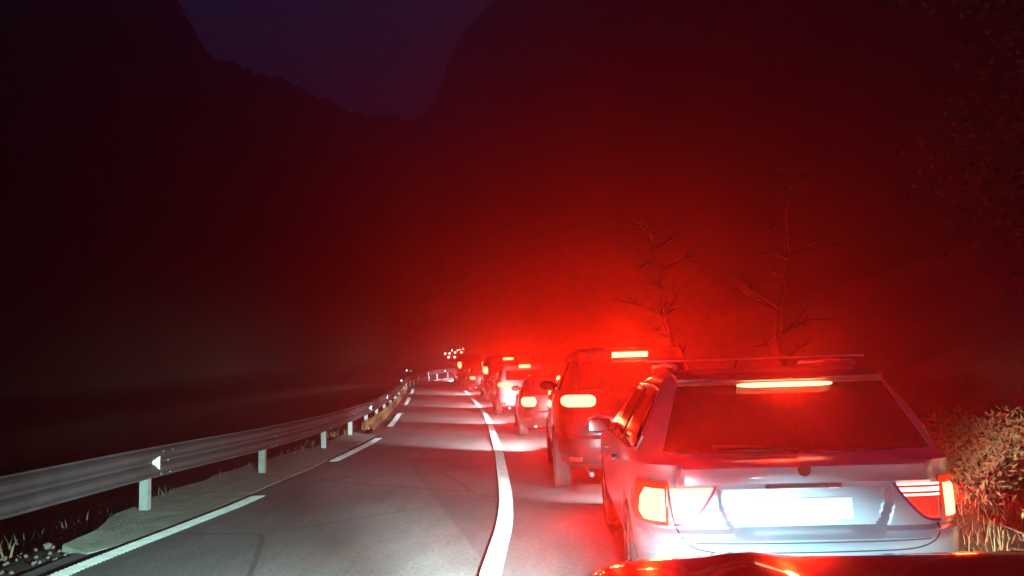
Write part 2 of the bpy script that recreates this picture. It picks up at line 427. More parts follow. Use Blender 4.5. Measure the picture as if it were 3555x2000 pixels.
for s in posts[:7]:          # lapped joint of two rail lengths, with its bolts
    V, Fc = [], []
    for e_ in (-.16, -.155, .155, .16):
        p, d = atarc(max(.2, s + e_ + .25)); d.z = 0; d.normalize(); nn = Vector((d.y, -d.x, 0)); o_ = .062 if abs(e_) > .158 else .067
        for ox, oz in prof:
            q = p + nn * (ox + o_); V.append(inv(Vector((q.x, q.y, rz(q.y) + oz - .01))))
    m_ = len(prof)
    for i in range(3):
        for k in range(m_ - 1): Fc.append((i * m_ + k, i * m_ + k + 1, (i + 1) * m_ + k + 1, (i + 1) * m_ + k))
    sp_ = obj('splice_joint', V, Fc, 'galv', gr)
    for e_ in (-.11, .11):
        for oz, ox in ((.44, .035), (.695, .06), (.575, .01)):
            p, d = atarc(max(.2, s + e_ + .25)); d.z = 0; d.normalize(); nn = Vector((d.y, -d.x, 0)); bm = bmesh.new()
            bmesh.ops.create_icosphere(bm, subdivisions=1, radius=.014, matrix=Matrix.Translation(inv(p + nn * (ox + .068) + Vector((0, 0, rz(p.y) - .01 + oz)))))
            bmobj('bolt', bm, 'post', sp_)
def reflector(s, sc=1.0):
    p, d = atarc(s); d.z = 0; d.normalize(); nn = Vector((d.y, -d.x, 0))
    # trapezoid plate standing in the valley of the beam, facing the traffic
    c0 = p + nn * .075 + Vector((0, 0, rz(p.y) + .565))
    V = []
    for t in (-.004, .004):
        for ox, oz in ((0, -.035), (.085, -.075), (.085, .075), (0, .035)):
            V.append(inv(c0 + nn * (.0 + ox * sc) + Vector((0, 0, oz * sc)) + d * t))
    return obj('reflector', V, [(0, 1, 2, 3), (7, 6, 5, 4), (0, 4, 5, 1), (1, 5, 6, 2), (2, 6, 7, 3), (3, 7, 4, 0)], 'reflector', gr)
rs = [sof(9.33), sof(24.5), sof(31.5), sof(43.5)]
s0 = sof(52)
while s0 < arc[-1] - 8: rs.append(s0); s0 += 4.8
for s in rs: reflector(s)

# ------------------------------------------------------------------ cars
def tab(rows):
    return [list(zip([r[0] for r in rows], [r[i] for r in rows])) for i in (1, 2, 3)]
WAGON = [(.20, .25, 4.15, .78), (.26, .10, 4.3, .85), (.34, .04, 4.36, .885), (.44, .01, 4.4, .90), (.53, .0, 4.4, .905), (.565, .015, 4.4, .908), (.585, .06, 4.39, .908), (.70, .065, 4.36, .91), (.80, .075, 4.28, .91),
         (.86, .08, 4.12, .905), (.905, .075, 3.9, .90), (.925, .07, 3.7, .895), (.94, .10, 3.5, .89), (.96, .155, 3.3, .88), (1.05, .215, 2.95, .84), (1.2, .315, 2.55, .76), (1.32, .40, 2.2, .69), (1.37, .42, 1.98, .655), (1.41, .45, 1.75, .60), (1.435, .62, 1.5, .50), (1.445, .9, 1.3, .32)]
SUV = [(.28, .28, 4.3, .86), (.36, .08, 4.5, .93), (.50, .0, 4.6, .96), (.66, .0, 4.6, .97), (.70, .07, 4.6, .97), (.95, .07, 4.5, .965), (1.05, .08, 4.3, .955), (1.12, .11, 3.7, .94), (1.16, .15, 3.45, .93), (1.3, .20, 3.1, .87), (1.5, .30, 2.7, .79), (1.62, .36, 2.4, .74), (1.70, .32, 2.2, .70), (1.74, .45, 1.9, .60), (1.76, .8, 1.6, .45)]
SEDAN = [(.20, .25, 4.3, .78), (.30, .06, 4.4, .87), (.45, .0, 4.5, .895), (.56, .0, 4.5, .90), (.60, .06, 4.5, .90), (.80, .06, 4.35, .90), (.90, .05, 4.1, .885), (.96, .03, 3.7, .87), (.985, .15, 3.5, .85), (1.0, .5, 3.35, .84), (1.1, .72, 3.05, .79), (1.25, .98, 2.65, .71), (1.36, 1.2, 2.3, .65), (1.41, 1.42, 2.0, .56), (1.43, 1.7, 1.85, .42)]
VAN = [(.26, .2, 4.7, .86), (.36, .04, 4.8, .93), (.55, .0, 4.85, .96), (.62, .05, 4.8, .97), (.95, .05, 4.6, .97), (1.05, .05, 4.2, .965), (1.2, .06, 3.9, .955), (1.6, .10, 3.45, .92), (1.9, .16, 3.1, .88), (2.05, .20, 2.9, .82), (2.12, .30, 2.7, .72), (2.15, .6, 2.3, .5)]
class Shape:
    def __init__(s, rows, n=5.5):
        s.z = [r[0] for r in rows]; s.yr, s.yf, s.w = tab(rows); s.n = n; s.rel = None
    def p(s, z): return interp(z, s.yr), interp(z, s.yf), interp(z, s.w)
    def rear(s, x, z):
        a, b, w_ = s.p(z); yc, h = (a + b) / 2, (b - a) / 2
        y = yc - h * max(0, 1 - min(1, abs(x) / w_) ** s.n) ** (1 / s.n)
        if s.rel: y += s.rel(x, z)
        return y
    def front(s, x, z):
        a, b, w_ = s.p(z); yc, h = (a + b) / 2, (b - a) / 2
        return yc + h * max(0, 1 - min(1, abs(x) / w_) ** s.n) ** (1 / s.n)
    def sx(s, y, z):
        a, b, w_ = s.p(z); yc, h = (a + b) / 2, (b - a) / 2
        return w_ * max(0, 1 - min(1, abs(y - yc) / h) ** s.n) ** (1 / s.n)
    def mesh(s, nr=60, ns=24, nl=40):
        zs = []
        for a, b in zip(s.z, s.z[1:]):
            k = max(1, int((b - a) / ((s.z[-1] - s.z[0]) / nl)));
            zs += [a + (b - a) * i / k for i in range(k)]
        zs.append(s.z[-1])
        V, Fc = [], []
        thr = 0
        # angle list: uniform in x on the rear, then the sides, then the front
        us = []
        q = .93
        for i in range(nr): us.append(('r', -q + 2 * q * i / (nr - 1)))
        for i in range(1, ns): us.append(('s', 1, -1 + 2 * i / ns))
        for i in range(nr // 2): us.append(('f', q - 2 * q * i / (nr // 2 - 1)))
        for i in range(1, ns): us.append(('s', -1, 1 - 2 * i / ns))
        yq = (1 - q ** s.n) ** (1 / s.n)
        for z in zs:
            a, b, w_ = s.p(z); yc, h = (a + b) / 2, (b - a) / 2
            for u in us:
                if u[0] == 'r': V.append((u[1] * w_, s.rear(u[1] * w_, z), z))
                elif u[0] == 'f': V.append((u[1] * w_, s.front(u[1] * w_, z), z))
                else:
                    t = u[2] * yq; V.append((u[1] * w_ * (1 - abs(t) ** s.n) ** (1 / s.n), yc + h * t, z))
        N = len(us)
        for j in range(len(zs) - 1):
            for i in range(N):
                Fc.append((j * N + i, j * N + (i + 1) % N, (j + 1) * N + (i + 1) % N, (j + 1) * N + i))
        Fc.append(tuple(range(N))[::-1]); Fc.append(tuple((len(zs) - 1) * N + i for i in range(N)))
        return V, Fc
def patch(name, fn, us, vs, m, parent, off=.006, thick=.02, smooth=True):
    """fn(u, v) -> (point, outward normal-ish); a thin shell with a skirt"""
    V, Fc = [], []; nu, nv = len(us), len(vs)
    for v in vs:
        for u in us:
            p, nn = fn(u, v); V.append(p + nn * off)
    for j in range(nv - 1):
        for i in range(nu - 1):
            q = j * nu + i; Fc.append((q, q + 1, q + nu + 1, q + nu))
    rim = [i for i in range(nu)] + [j * nu + nu - 1 for j in range(1, nv)] + [(nv - 1) * nu + i for i in range(nu - 2, -1, -1)] + [j * nu for j in range(nv - 2, 0, -1)]
    b0 = len(V)
    for r_ in rim:
        j, i = divmod(r_, nu); p, nn = fn(us[i], vs[j]); V.append(p - nn * thick)
    for k in range(len(rim)): Fc.append((rim[k], b0 + k, b0 + (k + 1) % len(rim), rim[(k + 1) % len(rim)]))
    return obj(name, V, Fc, m, parent, smooth)
def lin(a, b, n): return [a + (b - a) * i / n for i in range(n + 1)]
def rear_patch(s, name, z0, z1, xl, xr, m, parent, off=.006, nu=12, nv=10, thick=.02):
    def fn(u, z):
        x = xl(z) + (xr(z) - xl(z)) * u
        y = s.rear(x, z); e = .004
        dx = (s.rear(x + e, z) - s.rear(x - e, z)) / (2 * e); dz = (s.rear(x, z + e) - s.rear(x, z - e)) / (2 * e)
        nn = Vector((dx, -1, dz)).normalized()
        return Vector((x, y, z)), nn
    return patch(name, fn, lin(0, 1, nu), lin(z0, z1, nv), m, parent, off, thick)
def side_patch(s, name, z0, z1, y0, y1, sgn, m, parent, off=.005, nu=10, nv=8):
    def fn(u, z):
        y = y0(z) + (y1(z) - y0(z)) * u
        return Vector((sgn * s.sx(y, z), y, z)), Vector((sgn, 0, .25)).normalized()
    return patch(name, fn, lin(0, 1, nu), lin(z0, z1, nv), m, parent, off)
def cst(v): return lambda z: v
def sl(z0, a, z1, b): return lambda z: a + (b - a) * (z - z0) / (z1 - z0)
def curve_strip(s, name, pts, wd, m, parent, off=.002):
    """ribbon lying on the rear surface along (x,z) points"""
    P = spline([Vector((x, 0, z)) for x, z in pts], .02); V, Fc = [], []
    for i, p in enumerate(P):
        d = (P[min(i + 1, len(P) - 1)] - P[max(i - 1, 0)]).normalized(); nn = Vector((-d.z, 0, d.x))
        for t in (-.5, .5):
            q = p + nn * t * wd; V.append((q.x, s.rear(q.x, q.z) - off, q.z))
        for t in (.5, -.5):
            q = p + nn * t * wd; V.append((q.x, s.rear(q.x, q.z) + .01, q.z))
    for i in range(len(P) - 1):
        for k in range(4): Fc.append((4 * i + k, 4 * i + (k + 1) % 4, 4 * i + 4 + (k + 1) % 4, 4 * i + 4 + k))
    return obj(name, V, Fc, m, parent)
def wheel(parent, x, y, r=.32, wd=.21):
    bm = bmesh.new(); seg = 36
    pr = [(-wd / 2, r * .66), (-wd / 2, r * .93), (-wd / 2 + .02, r * .985)]
    for g in range(4):
        c_ = -wd / 2 + .035 + g * (wd - .07) / 4
        pr += [(c_, r), (c_ + (wd - .07) / 4 - .012, r), (c_ + (wd - .07) / 4 - .010, r - .010), (c_ + (wd - .07) / 4 - .002, r - .010)]
    pr += [(wd / 2 - .02, r * .985), (wd / 2, r * .93), (wd / 2, r * .66)]
    rings = []
    for k in range(seg):
        a = 2 * math.pi * k / seg
        rings.append([bm.verts.new((px_, math.cos(a) * rr, math.sin(a) * rr)) for px_, rr in pr])
    for k in range(seg):
        A, B = rings[k], rings[(k + 1) % seg]
        for i in range(len(pr)): bm.faces.new((A[i], A[(i + 1) % len(pr)], B[(i + 1) % len(pr)], B[i]))
    wh = bmobj('wheel', bm, 'rubber', parent); wh.location = (x, y, r)
    bm = bmesh.new()
    bmesh.ops.create_cone(bm, segments=24, radius1=r * .66, radius2=r * .60, depth=wd * .8, cap_ends=True, matrix=Matrix.Rotation(math.pi / 2, 4, 'Y'))
    for k in range(5):
        box(bm, Matrix.Rotation(k * 2 * math.pi / 5, 4, 'X') @ Vector((0, 0, r * .33)), (wd * .95, r * .13, r * .6), Matrix.Rotation(k * 2 * math.pi / 5, 4, 'X'))
    bmobj('rim', bm, 'rim', wh)
def spot(parent, name, loc, tgt, energy, col, size, blend, rad=.04):
    ld = bpy.data.lights.new(name, 'SPOT'); ld.energy = energy; ld.color = col; ld.spot_size = R(size); ld.spot_blend = blend; ld.shadow_soft_size = rad
    o = bpy.data.objects.new(name, ld); C.objects.link(o); o.parent = parent; o.location = loc
    o.rotation_euler = (Vector(tgt)).to_track_quat('-Z', 'Y').to_euler(); return o
RED = (1, .012, .002)
def carve(o, spec):
    """wheel arches"""
    for (y, r_, wx) in spec:
        for sgn in (-1, 1):
            bm = bmesh.new(); bmesh.ops.create_cone(bm, segments=32, radius1=r_, radius2=r_, depth=.36, cap_ends=True, matrix=Matrix.Translation((sgn * wx, y, r_ * .86)) @ Matrix.Rotation(math.pi / 2, 4, 'Y'))
            me = bpy.data.meshes.new('cut'); bm.to_mesh(me); bm.free(); c_ = bpy.data.objects.new('cut', me); C.objects.link(c_)
            md = o.modifiers.new('b', 'BOOLEAN'); md.operation = 'DIFFERENCE'; md.object = c_; md.solver = 'EXACT'
            dg = bpy.context.evaluated_depsgraph_get(); dg.update(); pm = o.parent; o.parent = None; bpy.context.view_layer.update()
            nm = bpy.data.meshes.new_from_object(o.evaluated_get(bpy.context.evaluated_depsgraph_get())); o.modifiers.clear(); o.data = nm; o.parent = pm
            bpy.data.objects.remove(c_)
def shell(root, s, m, nr, ns, nl, arches):
    V, Fc = s.mesh(nr, ns, nl); b = obj('body', V, Fc, m, None, True); carve(b, arches); b.parent = root
    for p in b.data.polygons: p.use_smooth = True
    try: b.data.set_sharp_from_angle(angle=R(38))
    except Exception: pass
    return b
def mirror(root, s, y, z, sgn, m):
    bm = bmesh.new(); x = sgn * (s.sx(y, z) + .11)
    r_ = bmesh.ops.create_icosphere(bm, subdivisions=3, radius=1); bmesh.ops.transform(bm, matrix=Matrix.Translation((x, y, z)) @ Matrix.Diagonal((.115, .07, .075, 1)), verts=r_['verts'])
    box(bm, (sgn * (s.sx(y, z) + .01), y + .01, z - .04), (.1, .05, .04))
    o = bmobj('side_mirror', bm, m, root, True)
    bm = bmesh.new(); box(bm, (x, y - .068, z), (.17, .01, .10)); bmesh.ops.bevel(bm, geom=bm.edges[:], offset=.004, segments=1); bmobj('mirror_glass', bm, 'glass', o)

def lampbox(s, x, z):
    V = []
    for dz in (-.06, .06):
        for dx in (-.12, .12): V += [(x + dx, s.front(x + dx, z + dz) + .01, z + dz), (x + dx, s.front(x + dx, z + dz) - .06, z + dz)]
    return V, [(0, 2, 6, 4), (1, 5, 7, 3), (0, 1, 3, 2), (4, 6, 7, 5), (0, 4, 5, 1), (2, 3, 7, 6)]

# ---- the silver estate right in front
def estate():
    s = Shape(WAGON, 9.0)
    def rel(x, z):
        ax = abs(x); d = 0
        # number plate bowl
        hw = interp(z, [(.52, .30), (.56, .385), (.62, .43), (.70, .46), (.80, .47), (.86, .47)])
        inside = min(1, max(0, (hw - ax) / .02)) * min(1, max(0, (z - .545) / .02)) * min(1, max(0, (.805 - z) / .01))
        d += .045 * inside
        # garnish above the bowl stands out
        if .805 < z < .93 and ax < .70: d -= .028 * min(1, (z - .805) / .012) * min(1, (.93 - z) / .02) * min(1, (.70 - ax) / .05)
        # waist line under the bowl
        if z < .545 and ax < .66: d -= .008 * max(0, min(1, (z - .50) / .02)) * min(1, (.66 - ax) / .08)
        return d
    s.rel = rel
    t = empty('estate_car', (1.545, 4.38, 0), R(-3.0))
    tag(t, 'silver blue estate car with roof bar, large in the right foreground, lit tail lamps', 'car', 'cars queueing in the right lane')
    shell(t, s, 'silver', 121, 30, 80, [(.88, .37, .84), (3.55, .37, .84)])
    s.rel = rel
    G = lambda nm, *a, **k: rear_patch(s, nm, *a, **k)
    rw = G('rear_window', .975, 1.345, sl(.975, -.735, 1.345, -.60), sl(.975, .735, 1.345, .60), 'glass', t, nu=30, nv=12, off=.004)
    # wiper
    bm = bmesh.new(); tube(bm, [(x_, s.rear(x_, z_) - .025, z_) for x_, z_ in ((0, .98), (-.12, .995), (-.30, 1.01), (-.46, 1.015))], [.012, .010, .008, .006]); bmobj('wiper', bm, 'trim', rw)
    # roof spoiler with the high brake lamp under its lip
    V, Fc = [], []
    xs_ = lin(-.60, .60, 24)
    for x_ in xs_:
        k = 1 - .22 * abs(x_ / .6) ** 3; yb = s.rear(x_, 1.38)
        V += [(x_, yb - .085 * k, 1.372), (x_, yb - .095 * k, 1.384), (x_, yb - .06 * k, 1.404), (x_, yb + .18, 1.428), (x_, yb + .18, 1.40), (x_, yb + .02, 1.355)]
    for i in range(24):
        for k in range(6): Fc.append((i * 6 + k, i * 6 + (k + 1) % 6, (i + 1) * 6 + (k + 1) % 6, (i + 1) * 6 + k))
    Fc += [tuple(range(5, -1, -1)), tuple(24 * 6 + i for i in range(6))]
    obj('spoiler', V, Fc, 'dark', t)
    V, Fc = [], []; xs_ = lin(-.255, .285, 20)
    for i, x_ in enumerate(xs_):
        u = abs((x_ - .015) / .27); hh = .012 * (1 - u ** 8 * .75) + .002; zc = 1.343; yb = s.rear(x_, 1.345) - .05
        V += [(x_, yb, zc - hh), (x_, yb, zc + hh), (x_, yb + .045, zc + hh), (x_, yb + .045, zc - hh)]
    for i in range(20):
        for k in range(4): Fc.append((i * 4 + k, i * 4 + (k + 1) % 4, (i + 1) * 4 + (k + 1) % 4, (i + 1) * 4 + k))
    Fc += [(3, 2, 1, 0), (80, 81, 82, 83)]
    hb = obj('high_brake_lamp', V, Fc, 'brake', t)
    hb['label'] = 'long thin lit brake lamp at the top of the rear window'
    spot(hb, 'brake_glow', (.015, s.rear(0, 1.345) - .08, 1.343), (0, -1, .02), 160, RED, 140, 1, .05)
    # tail lamps: outer block wraps the corner, inner D on the tailgate
    for sg in (-1, 1):
        xa = lambda z, sg=sg: sg * interp(z, [(.60, .735), (.81, .725)])
        xb = lambda z, sg=sg: sg * interp(z, [(.60, .885), (.66, .895), (.77, .893), (.81, .875)])
        housing = rear_patch(s, 'tail_lamp', .60, .835, (lambda z: xa(z)) if sg > 0 else (lambda z: xb(z)), (lambda z: xb(z)) if sg > 0 else (lambda z: xa(z)), 'redlens', t, off=.006, nu=14)
        xb2 = lambda z, sg=sg: sg * interp(z, [(.622, .845), (.66, .865), (.74, .858), (.795, .80 if sg > 0 else .835)])
        xa2 = lambda z, sg=sg: sg * .745
        rear_patch(s, 'brake_bulb', .622, .795, xa2 if sg > 0 else xb2, xb2 if sg > 0 else xa2, 'brake', housing, off=.012, nu=8)
        # D-shaped inner lamp
        c1 = lambda z, sg=sg: sg * interp(z, [(.615, .66), (.63, .62), (.66, .585), (.70, .548), (.75, .515), (.79, .492), (.80, .488)])
        c2 = lambda z, sg=sg: sg * interp(z, [(.615, .70), (.80, .718)])
        il = rear_patch(s, 'inner_tail_lamp', .615, .80, c1 if sg > 0 else c2, c2 if sg > 0 else c1, 'reverse' if sg < 0 else 'stripe', t, off=.012, nu=12)
        il['label'] = 'glaring white inner lamp on the tailgate' if sg < 0 else 'red inner lamp with bright stripes on the tailgate'
        curve_strip(s, 'lamp_trim', [(sg * .71, .607), (sg * .66, .61), (sg * .61, .63), (sg * .56, .68), (sg * .51, .745), (sg * .475, .805)], .012, 'redp', il, .014)
        spot(housing, 'brake_glow', (sg * .80, s.rear(.80, .7) - .06, .71), (0, -1, .12), 500 if sg < 0 else 130, RED, 130, 1, .06)
    for sg in (-1, 1):
        curve_strip(s, 'panel_gap', [(sg * .728, .835), (sg * .722, .72), (sg * .705, .62), (sg * .675, .55), (sg * .62, .50), (sg * .50, .472), (sg * .25, .465), (0, .463)], .007, 'gap', t)
    curve_strip(s, 'crease', [(-.62, .585 - .06), (-.4, .518), (0, .515), (.4, .518), (.62, .525)], .006, 'trim', t)
    # plate and handle
    pl = []
    bm = bmesh.new(); box(bm, (0.0, s.rear(0, .69) - .008, .675), (.52, .010, .115)); bmesh.ops.bevel(bm, geom=bm.edges[:], offset=.003, segments=1); bmobj('number_plate', bm, 'plate', t)
    bm = bmesh.new(); box(bm, (0, s.rear(0, .8), .80), (.40, .05, .02)); bmobj('handle', bm, 'trim', t)
    for sg in (-1, 1):
        bm = bmesh.new(); box(bm, (sg * .16, s.rear(0, .8) - .005, .786), (.06, .02, .008)); bmobj('plate_lamp', bm, 'plate', t)
    # round badge without a figure
    bm = bmesh.new(); bmesh.ops.create_cone(bm, segments=28, radius1=.034, radius2=.034, depth=.008, cap_ends=True, matrix=Matrix.Translation((0, s.rear(0, .88) - .004, .888)) @ Matrix.Rotation(math.pi / 2, 4, 'X')); bmobj('badge', bm, 'trim', t)
    # side glass
    for sg in (-1, 1):
        side_patch(s, 'side_window', .975, 1.32, sl(.975, .48, 1.32, .62), sl(.975, 1.28, 1.32, 1.22), sg, 'glass', t)
        side_patch(s, 'side_window', .975, 1.33, sl(.975, 1.36, 1.33, 1.30), sl(.975, 2.12, 1.33, 1.92), sg, 'glass', t)
        # chrome moulding round the glass line
        bm = bmesh.new(); tube(bm, [(sg * (s.sx(y_, z_) + .006), y_, z_) for y_, z_ in ((2.5, .968), (1.6, .966), (.7, .968), (.45, .99), (.43, 1.06), (.50, 1.2), (.60, 1.32), (.8, 1.345), (1.3, 1.35), (1.8, 1.345))], .007, 5); bmobj('window_moulding', bm, 'chrome', t)
        bm = bmesh.new(); tube(bm, [(sg * .56, y_, z_) for y_, z_ in ((.72, 1.435), (.78, 1.47), (1.2, 1.485), (1.9, 1.475), (2.0, 1.43))], .014, 6); bmobj('roof_rail', bm, 'chrome', t)
        for y_ in (1.42, 2.28):
            bm = bmesh.new(); tube(bm, [(sg * (s.sx(y_ + k, .84) + o_), y_ + k, .845) for k, o_ in ((-.10, .005), (-.07, .035), (.05, .035), (.08, .005))], .012, 6); bmobj('door_handle', bm, 'silver', t)
        for y_ in (1.34, 2.22):
            V, Fc = [], []
            zz = lin(.30, .96, 14)
            for z_ in zz: V += [(sg * (s.sx(y_, z_) + .002), y_, z_), (sg * (s.sx(y_ + .008, z_) + .002), y_ + .008, z_)]
            for i in range(14): Fc.append((2 * i, 2 * i + 1, 2 * i + 3, 2 * i + 2))
            obj('door_gap', V, Fc, 'gap', t)
        mirror(t, s, 2.60, 1.0, sg, 'silver')
        o = obj('head_lamp', *lampbox(s, sg * .62, .66), 'headlens', t)
        spot(o, 'head_beam', (sg * .62, s.front(.62, .66) + .06, .66), (-.25, 1, -.50), 260, (.86, .95, 1), 90, .7, .05)
        for y_ in (.88, 3.55): wheel(t, sg * .80, y_)
    bm = bmesh.new(); box(bm, (0, 1.0, 1.505), (1.42, .045, .014)); bmesh.ops.bevel(bm, geom=bm.edges[:], offset=.006, segments=1)
    bb = bmobj('roof_bar', bm, 'whitep', t)
    bm = bmesh.new(); tube(bm, [(.62 * 0 + .0, 1.6, 1.44), (0, 1.5, 1.52)], [.012, .004]); bmobj('aerial', bm, 'trim', t)
    side_front(t, s, .99, 1.34, 'glass')
    return t, s
def side_front(t, s, z0, z1, m):
    def fn(u, z):
        x = (u - .5) * 2 * s.p(z)[2] * .86
        return Vector((x, s.front(x, z), z)), Vector((0, .9, .43))
    patch('windscreen', fn, lin(0, 1, 10), lin(z0, z1, 8), m, t, .006)
est, est_s = estate()

# ---- the rest of the queue
def queue_car(name, label, rows, x, y, hd, body, lamps, chm, glassz, glassx, wr, red, head, far=True, arches=None, plate=True, lz=.70, aim=(-.50, 1, -.15)):
    s = Shape(rows, 5.5); t = empty(name, (x, y, rz(y)), hd)
    slope = math.atan2(rz(y + 4) - rz(y), 4); t.rotation_euler[0] = slope
    tag(t, label, 'van' if 'van' in name else 'car', 'cars queueing in the right lane')
    L = s.yf[2][1]; ya, yb = .9, L - .85; hw = s.w[3][1]
    shell(t, s, body, 31, 16, 26, [(ya, wr * 1.16, hw - .06), (yb, wr * 1.16, hw - .06)])
    z0, z1 = glassz
    rear_patch(s, 'rear_window', z0, z1, cst(-glassx) if not callable(glassx) else glassx, cst(glassx), 'glass', t)
    lm = 'brake_far' if far else 'brake'
    for sg in (-1, 1):
        za, zb, xa, xb = lamps
        k = (cst(xa), cst(xb)) if sg > 0 else (cst(-xb), cst(-xa))
        def f1(z, sg=sg): 
            v = abs((z - (za + zb) / 2) / ((zb - za) / 2)); sh = (1 - .35 * v ** 3)
            mid_, h_ = (xa + xb) / 2, (xb - xa) / 2; return sg * mid_ - h_ * sh
        def f2(z, sg=sg):
            v = abs((z - (za + zb) / 2) / ((zb - za) / 2)); sh = (1 - .35 * v ** 3)
            mid_, h_ = (xa + xb) / 2, (xb - xa) / 2; return sg * mid_ + h_ * sh
        o = rear_patch(s, 'tail_lamp', za, zb, f1, f2, lm, t, off=.012, nu=8, nv=8)
        if red: spot(o, 'brake_glow', (sg * (xa + xb) / 2, s.rear((xa + xb) / 2, (za + zb) / 2) - .10, (za + zb) / 2), (0, -1, .04), red * 1.35, RED, 128, 1, .05)
        rear_patch(s, 'reflector', .40, .44, cst(sg * .72 - .07), cst(sg * .72 + .07), 'redlens', t)
        side_patch(s, 'side_window', z0 + .02, z1, cst(s.p(z1)[0] + .25), cst(s.p(z1)[1] - .25), sg, 'glass', t)
        mirror(t, s, s.p(z0)[1] - .75, z0 + .05, sg, body)
        for y_ in (ya, yb): wheel(t, sg * (hw - .10), y_, wr)
        xh = hw * .72; o = obj('head_lamp', *lampbox(s, sg * xh, lz), 'headlens', t)
        if head: spot(o, 'head_beam', (sg * xh, s.front(xh, lz) + .12, lz), aim, head * 22, (.86, .98, 1), 44, 1, .05)
    if chm:
        cx_, cz_, cw_, ch_ = chm
        o = rear_patch(s, 'high_brake_lamp', cz_ - ch_ / 2, cz_ + ch_ / 2, cst(cx_ - cw_ / 2), cst(cx_ + cw_ / 2), lm, t, off=.02, nu=8, nv=3)
        if red: spot(o, 'brake_glow', (cx_, s.rear(cx_, cz_) - .1, cz_), (0, -1, .04), red * 2.3, RED, 128, 1, .05)
    bm = bmesh.new(); pz = .62 if plate is True else plate
    box(bm, (0, s.rear(0, pz) - .02, pz), (.52, .02, .115)); bmobj('number_plate', bm, 'plate_dim', t)
    side_front(t, s, z0 + .02, z1, 'glass')
    bm = bmesh.new(); tube(bm, [(-.55, .35, .26), (-.55, .02, .25)], .03, 8); bmobj('exhaust', bm, 'chrome', t)
    V, Fc = [], []
    for z_ in (.28, .42):
        for x_ in lin(-.78, .78, 12): V.append((x_, s.rear(x_, z_) - .006, z_))
    for i in range(12): Fc.append((i, i + 1, i + 14, i + 13))
    obj('bumper_trim', V, Fc, 'trim', t)
    return t, s
queue_car('suv', 'tall dark sport utility car just ahead of the silver estate, lit lamps high and low', SUV, 1.42, 9.6, R(-.8), 'dark', (1.035, 1.175, .46, .86), (0, 1.655, .44, .055), (1.22, 1.58), .66, .37, 230, 300, far=False, plate=.50)
queue_car('saloon_car', 'dark saloon car third in the queue with a round glaring left lamp', SEDAN, 1.0, 18.6, R(2), 'dark', (.70, .92, .52, .84), (-.12, 1.16, .10, .07), (1.04, 1.34), .56, .32, 160, 300, far=False)
queue_car('hatchback', 'pale car fourth in the queue, its rear lit white by the saloon behind it', SUV, .33, 28.2, R(4), 'whitep', (.98, 1.14, .40, .90), (.05, 1.69, .40, .085), (1.22, 1.55), .62, .36, 170, 260, plate=.74)
queue_car('van', 'dark van fifth in the queue with a brake lamp high on its roof edge', VAN, -.45, 38.5, R(6), 'blackp', (1.28, 1.62, .80, .95), (.18, 1.98, .50, .12), (1.35, 1.85), .6, .34, 160, 300)
queue_car('saloon_car', 'small dark car between the two vans in the queue', SEDAN, -1.75, 47.5, R(8), 'dark', (.72, .90, .56, .84), (0, 1.2, .2, .06), (1.04, 1.34), .56, .32, 90, 0)
queue_car('van', 'far dark van at the bend where the rail ends behind it', VAN, -3.0, 57.0, R(9), 'blackp', (1.18, 1.62, .72, .93), None, (1.35, 1.85), .6, .34, 120, 700, aim=(-.05, 1, -.10))

# ---- small far cars on the climb beyond the bend
def far_car(px1, py1, Y, sep, label, head=False, hh=.82):
    p = at(px1, py1, Y); z0 = rz(Y) + .02
    s = Shape(SEDAN, 5.5); t = empty('far_car', (p.x, Y, z0), R(8) if not head else R(188))
    tag(t, label, 'car', 'cars on the climb beyond the bend')
    V, Fc = s.mesh(15, 8, 14); obj('body', V, Fc, 'dark', t, True)
    zl = max(.5, min(1.4, p.z - z0))
    rear_patch(s, 'rear_window', 1.04, 1.34, cst(-.56), cst(.56), 'glass', t, nu=4, nv=3)
    for sg in (-1, 1):
        bm = bmesh.new(); bmesh.ops.create_icosphere(bm, subdivisions=2, radius=hh * .30, matrix=Matrix.Translation((sg * sep / 2, -.04 if not head else 0, zl)) @ Matrix.Diagonal((1, .4, .9, 1)))
        bmobj('tail_lamp', bm, 'brake_tiny', t)
    return t
far_car(1568, 1240, 172, 1.25, 'lowest car on the distant climb, two lit lamps just above the rail')
far_car(1553, 1226, 184, 1.0, 'leftmost car on the distant climb with paired lamps')
far_car(1591, 1222, 190, 1.45, 'car in the middle of the distant climb, right of the leftmost pair of lamps')
far_car(1579, 1206, 208, 1.5, 'left one of the two highest cars on the distant climb')
far_car(1602, 1203, 216, .9, 'rightmost of the two highest cars on the distant climb', hh=.7)

# ------------------------------------------------------------------ own car's front end (the bonnet along the bottom)
oc = empty('own_car', (1.11, 1.95, 0), R(-1.5))
tag(oc, 'red bonnet of the car the picture is taken from, along the bottom edge', 'car')
V, Fc = [], []
yv = [-1.25, -1.1, -.8, -.5, -.25, -.12, -.04, 0, .02, .03, .03, 0, -.02]
zv = [1.07, 1.06, 1.045, 1.03, 1.015, 1.003, .99, .97, .92, .80, .55, .35, .25]
xn = 41
for y, z in zip(yv, zv):
    for i in range(xn):
        u = -1 + 2 * i / (xn - 1); x = .98 * math.copysign(1 - (1 - abs(u)) ** 1.35, u)
        a = abs(x / .98)
        yy = y - .10 * a ** 4; dz = .022 * a ** 2 - .05 * a ** 24
        dz += .012 * math.exp(-((a - .62) / .07) ** 2) if z > .93 else 0
        V.append((x, yy, z + dz if z > .9 else min(z, z + dz * .6)))
for j in range(len(yv) - 1):
    for i in range(xn - 1):
        q = j * xn + i; Fc.append((q, q + xn, q + xn + 1, q + 1))
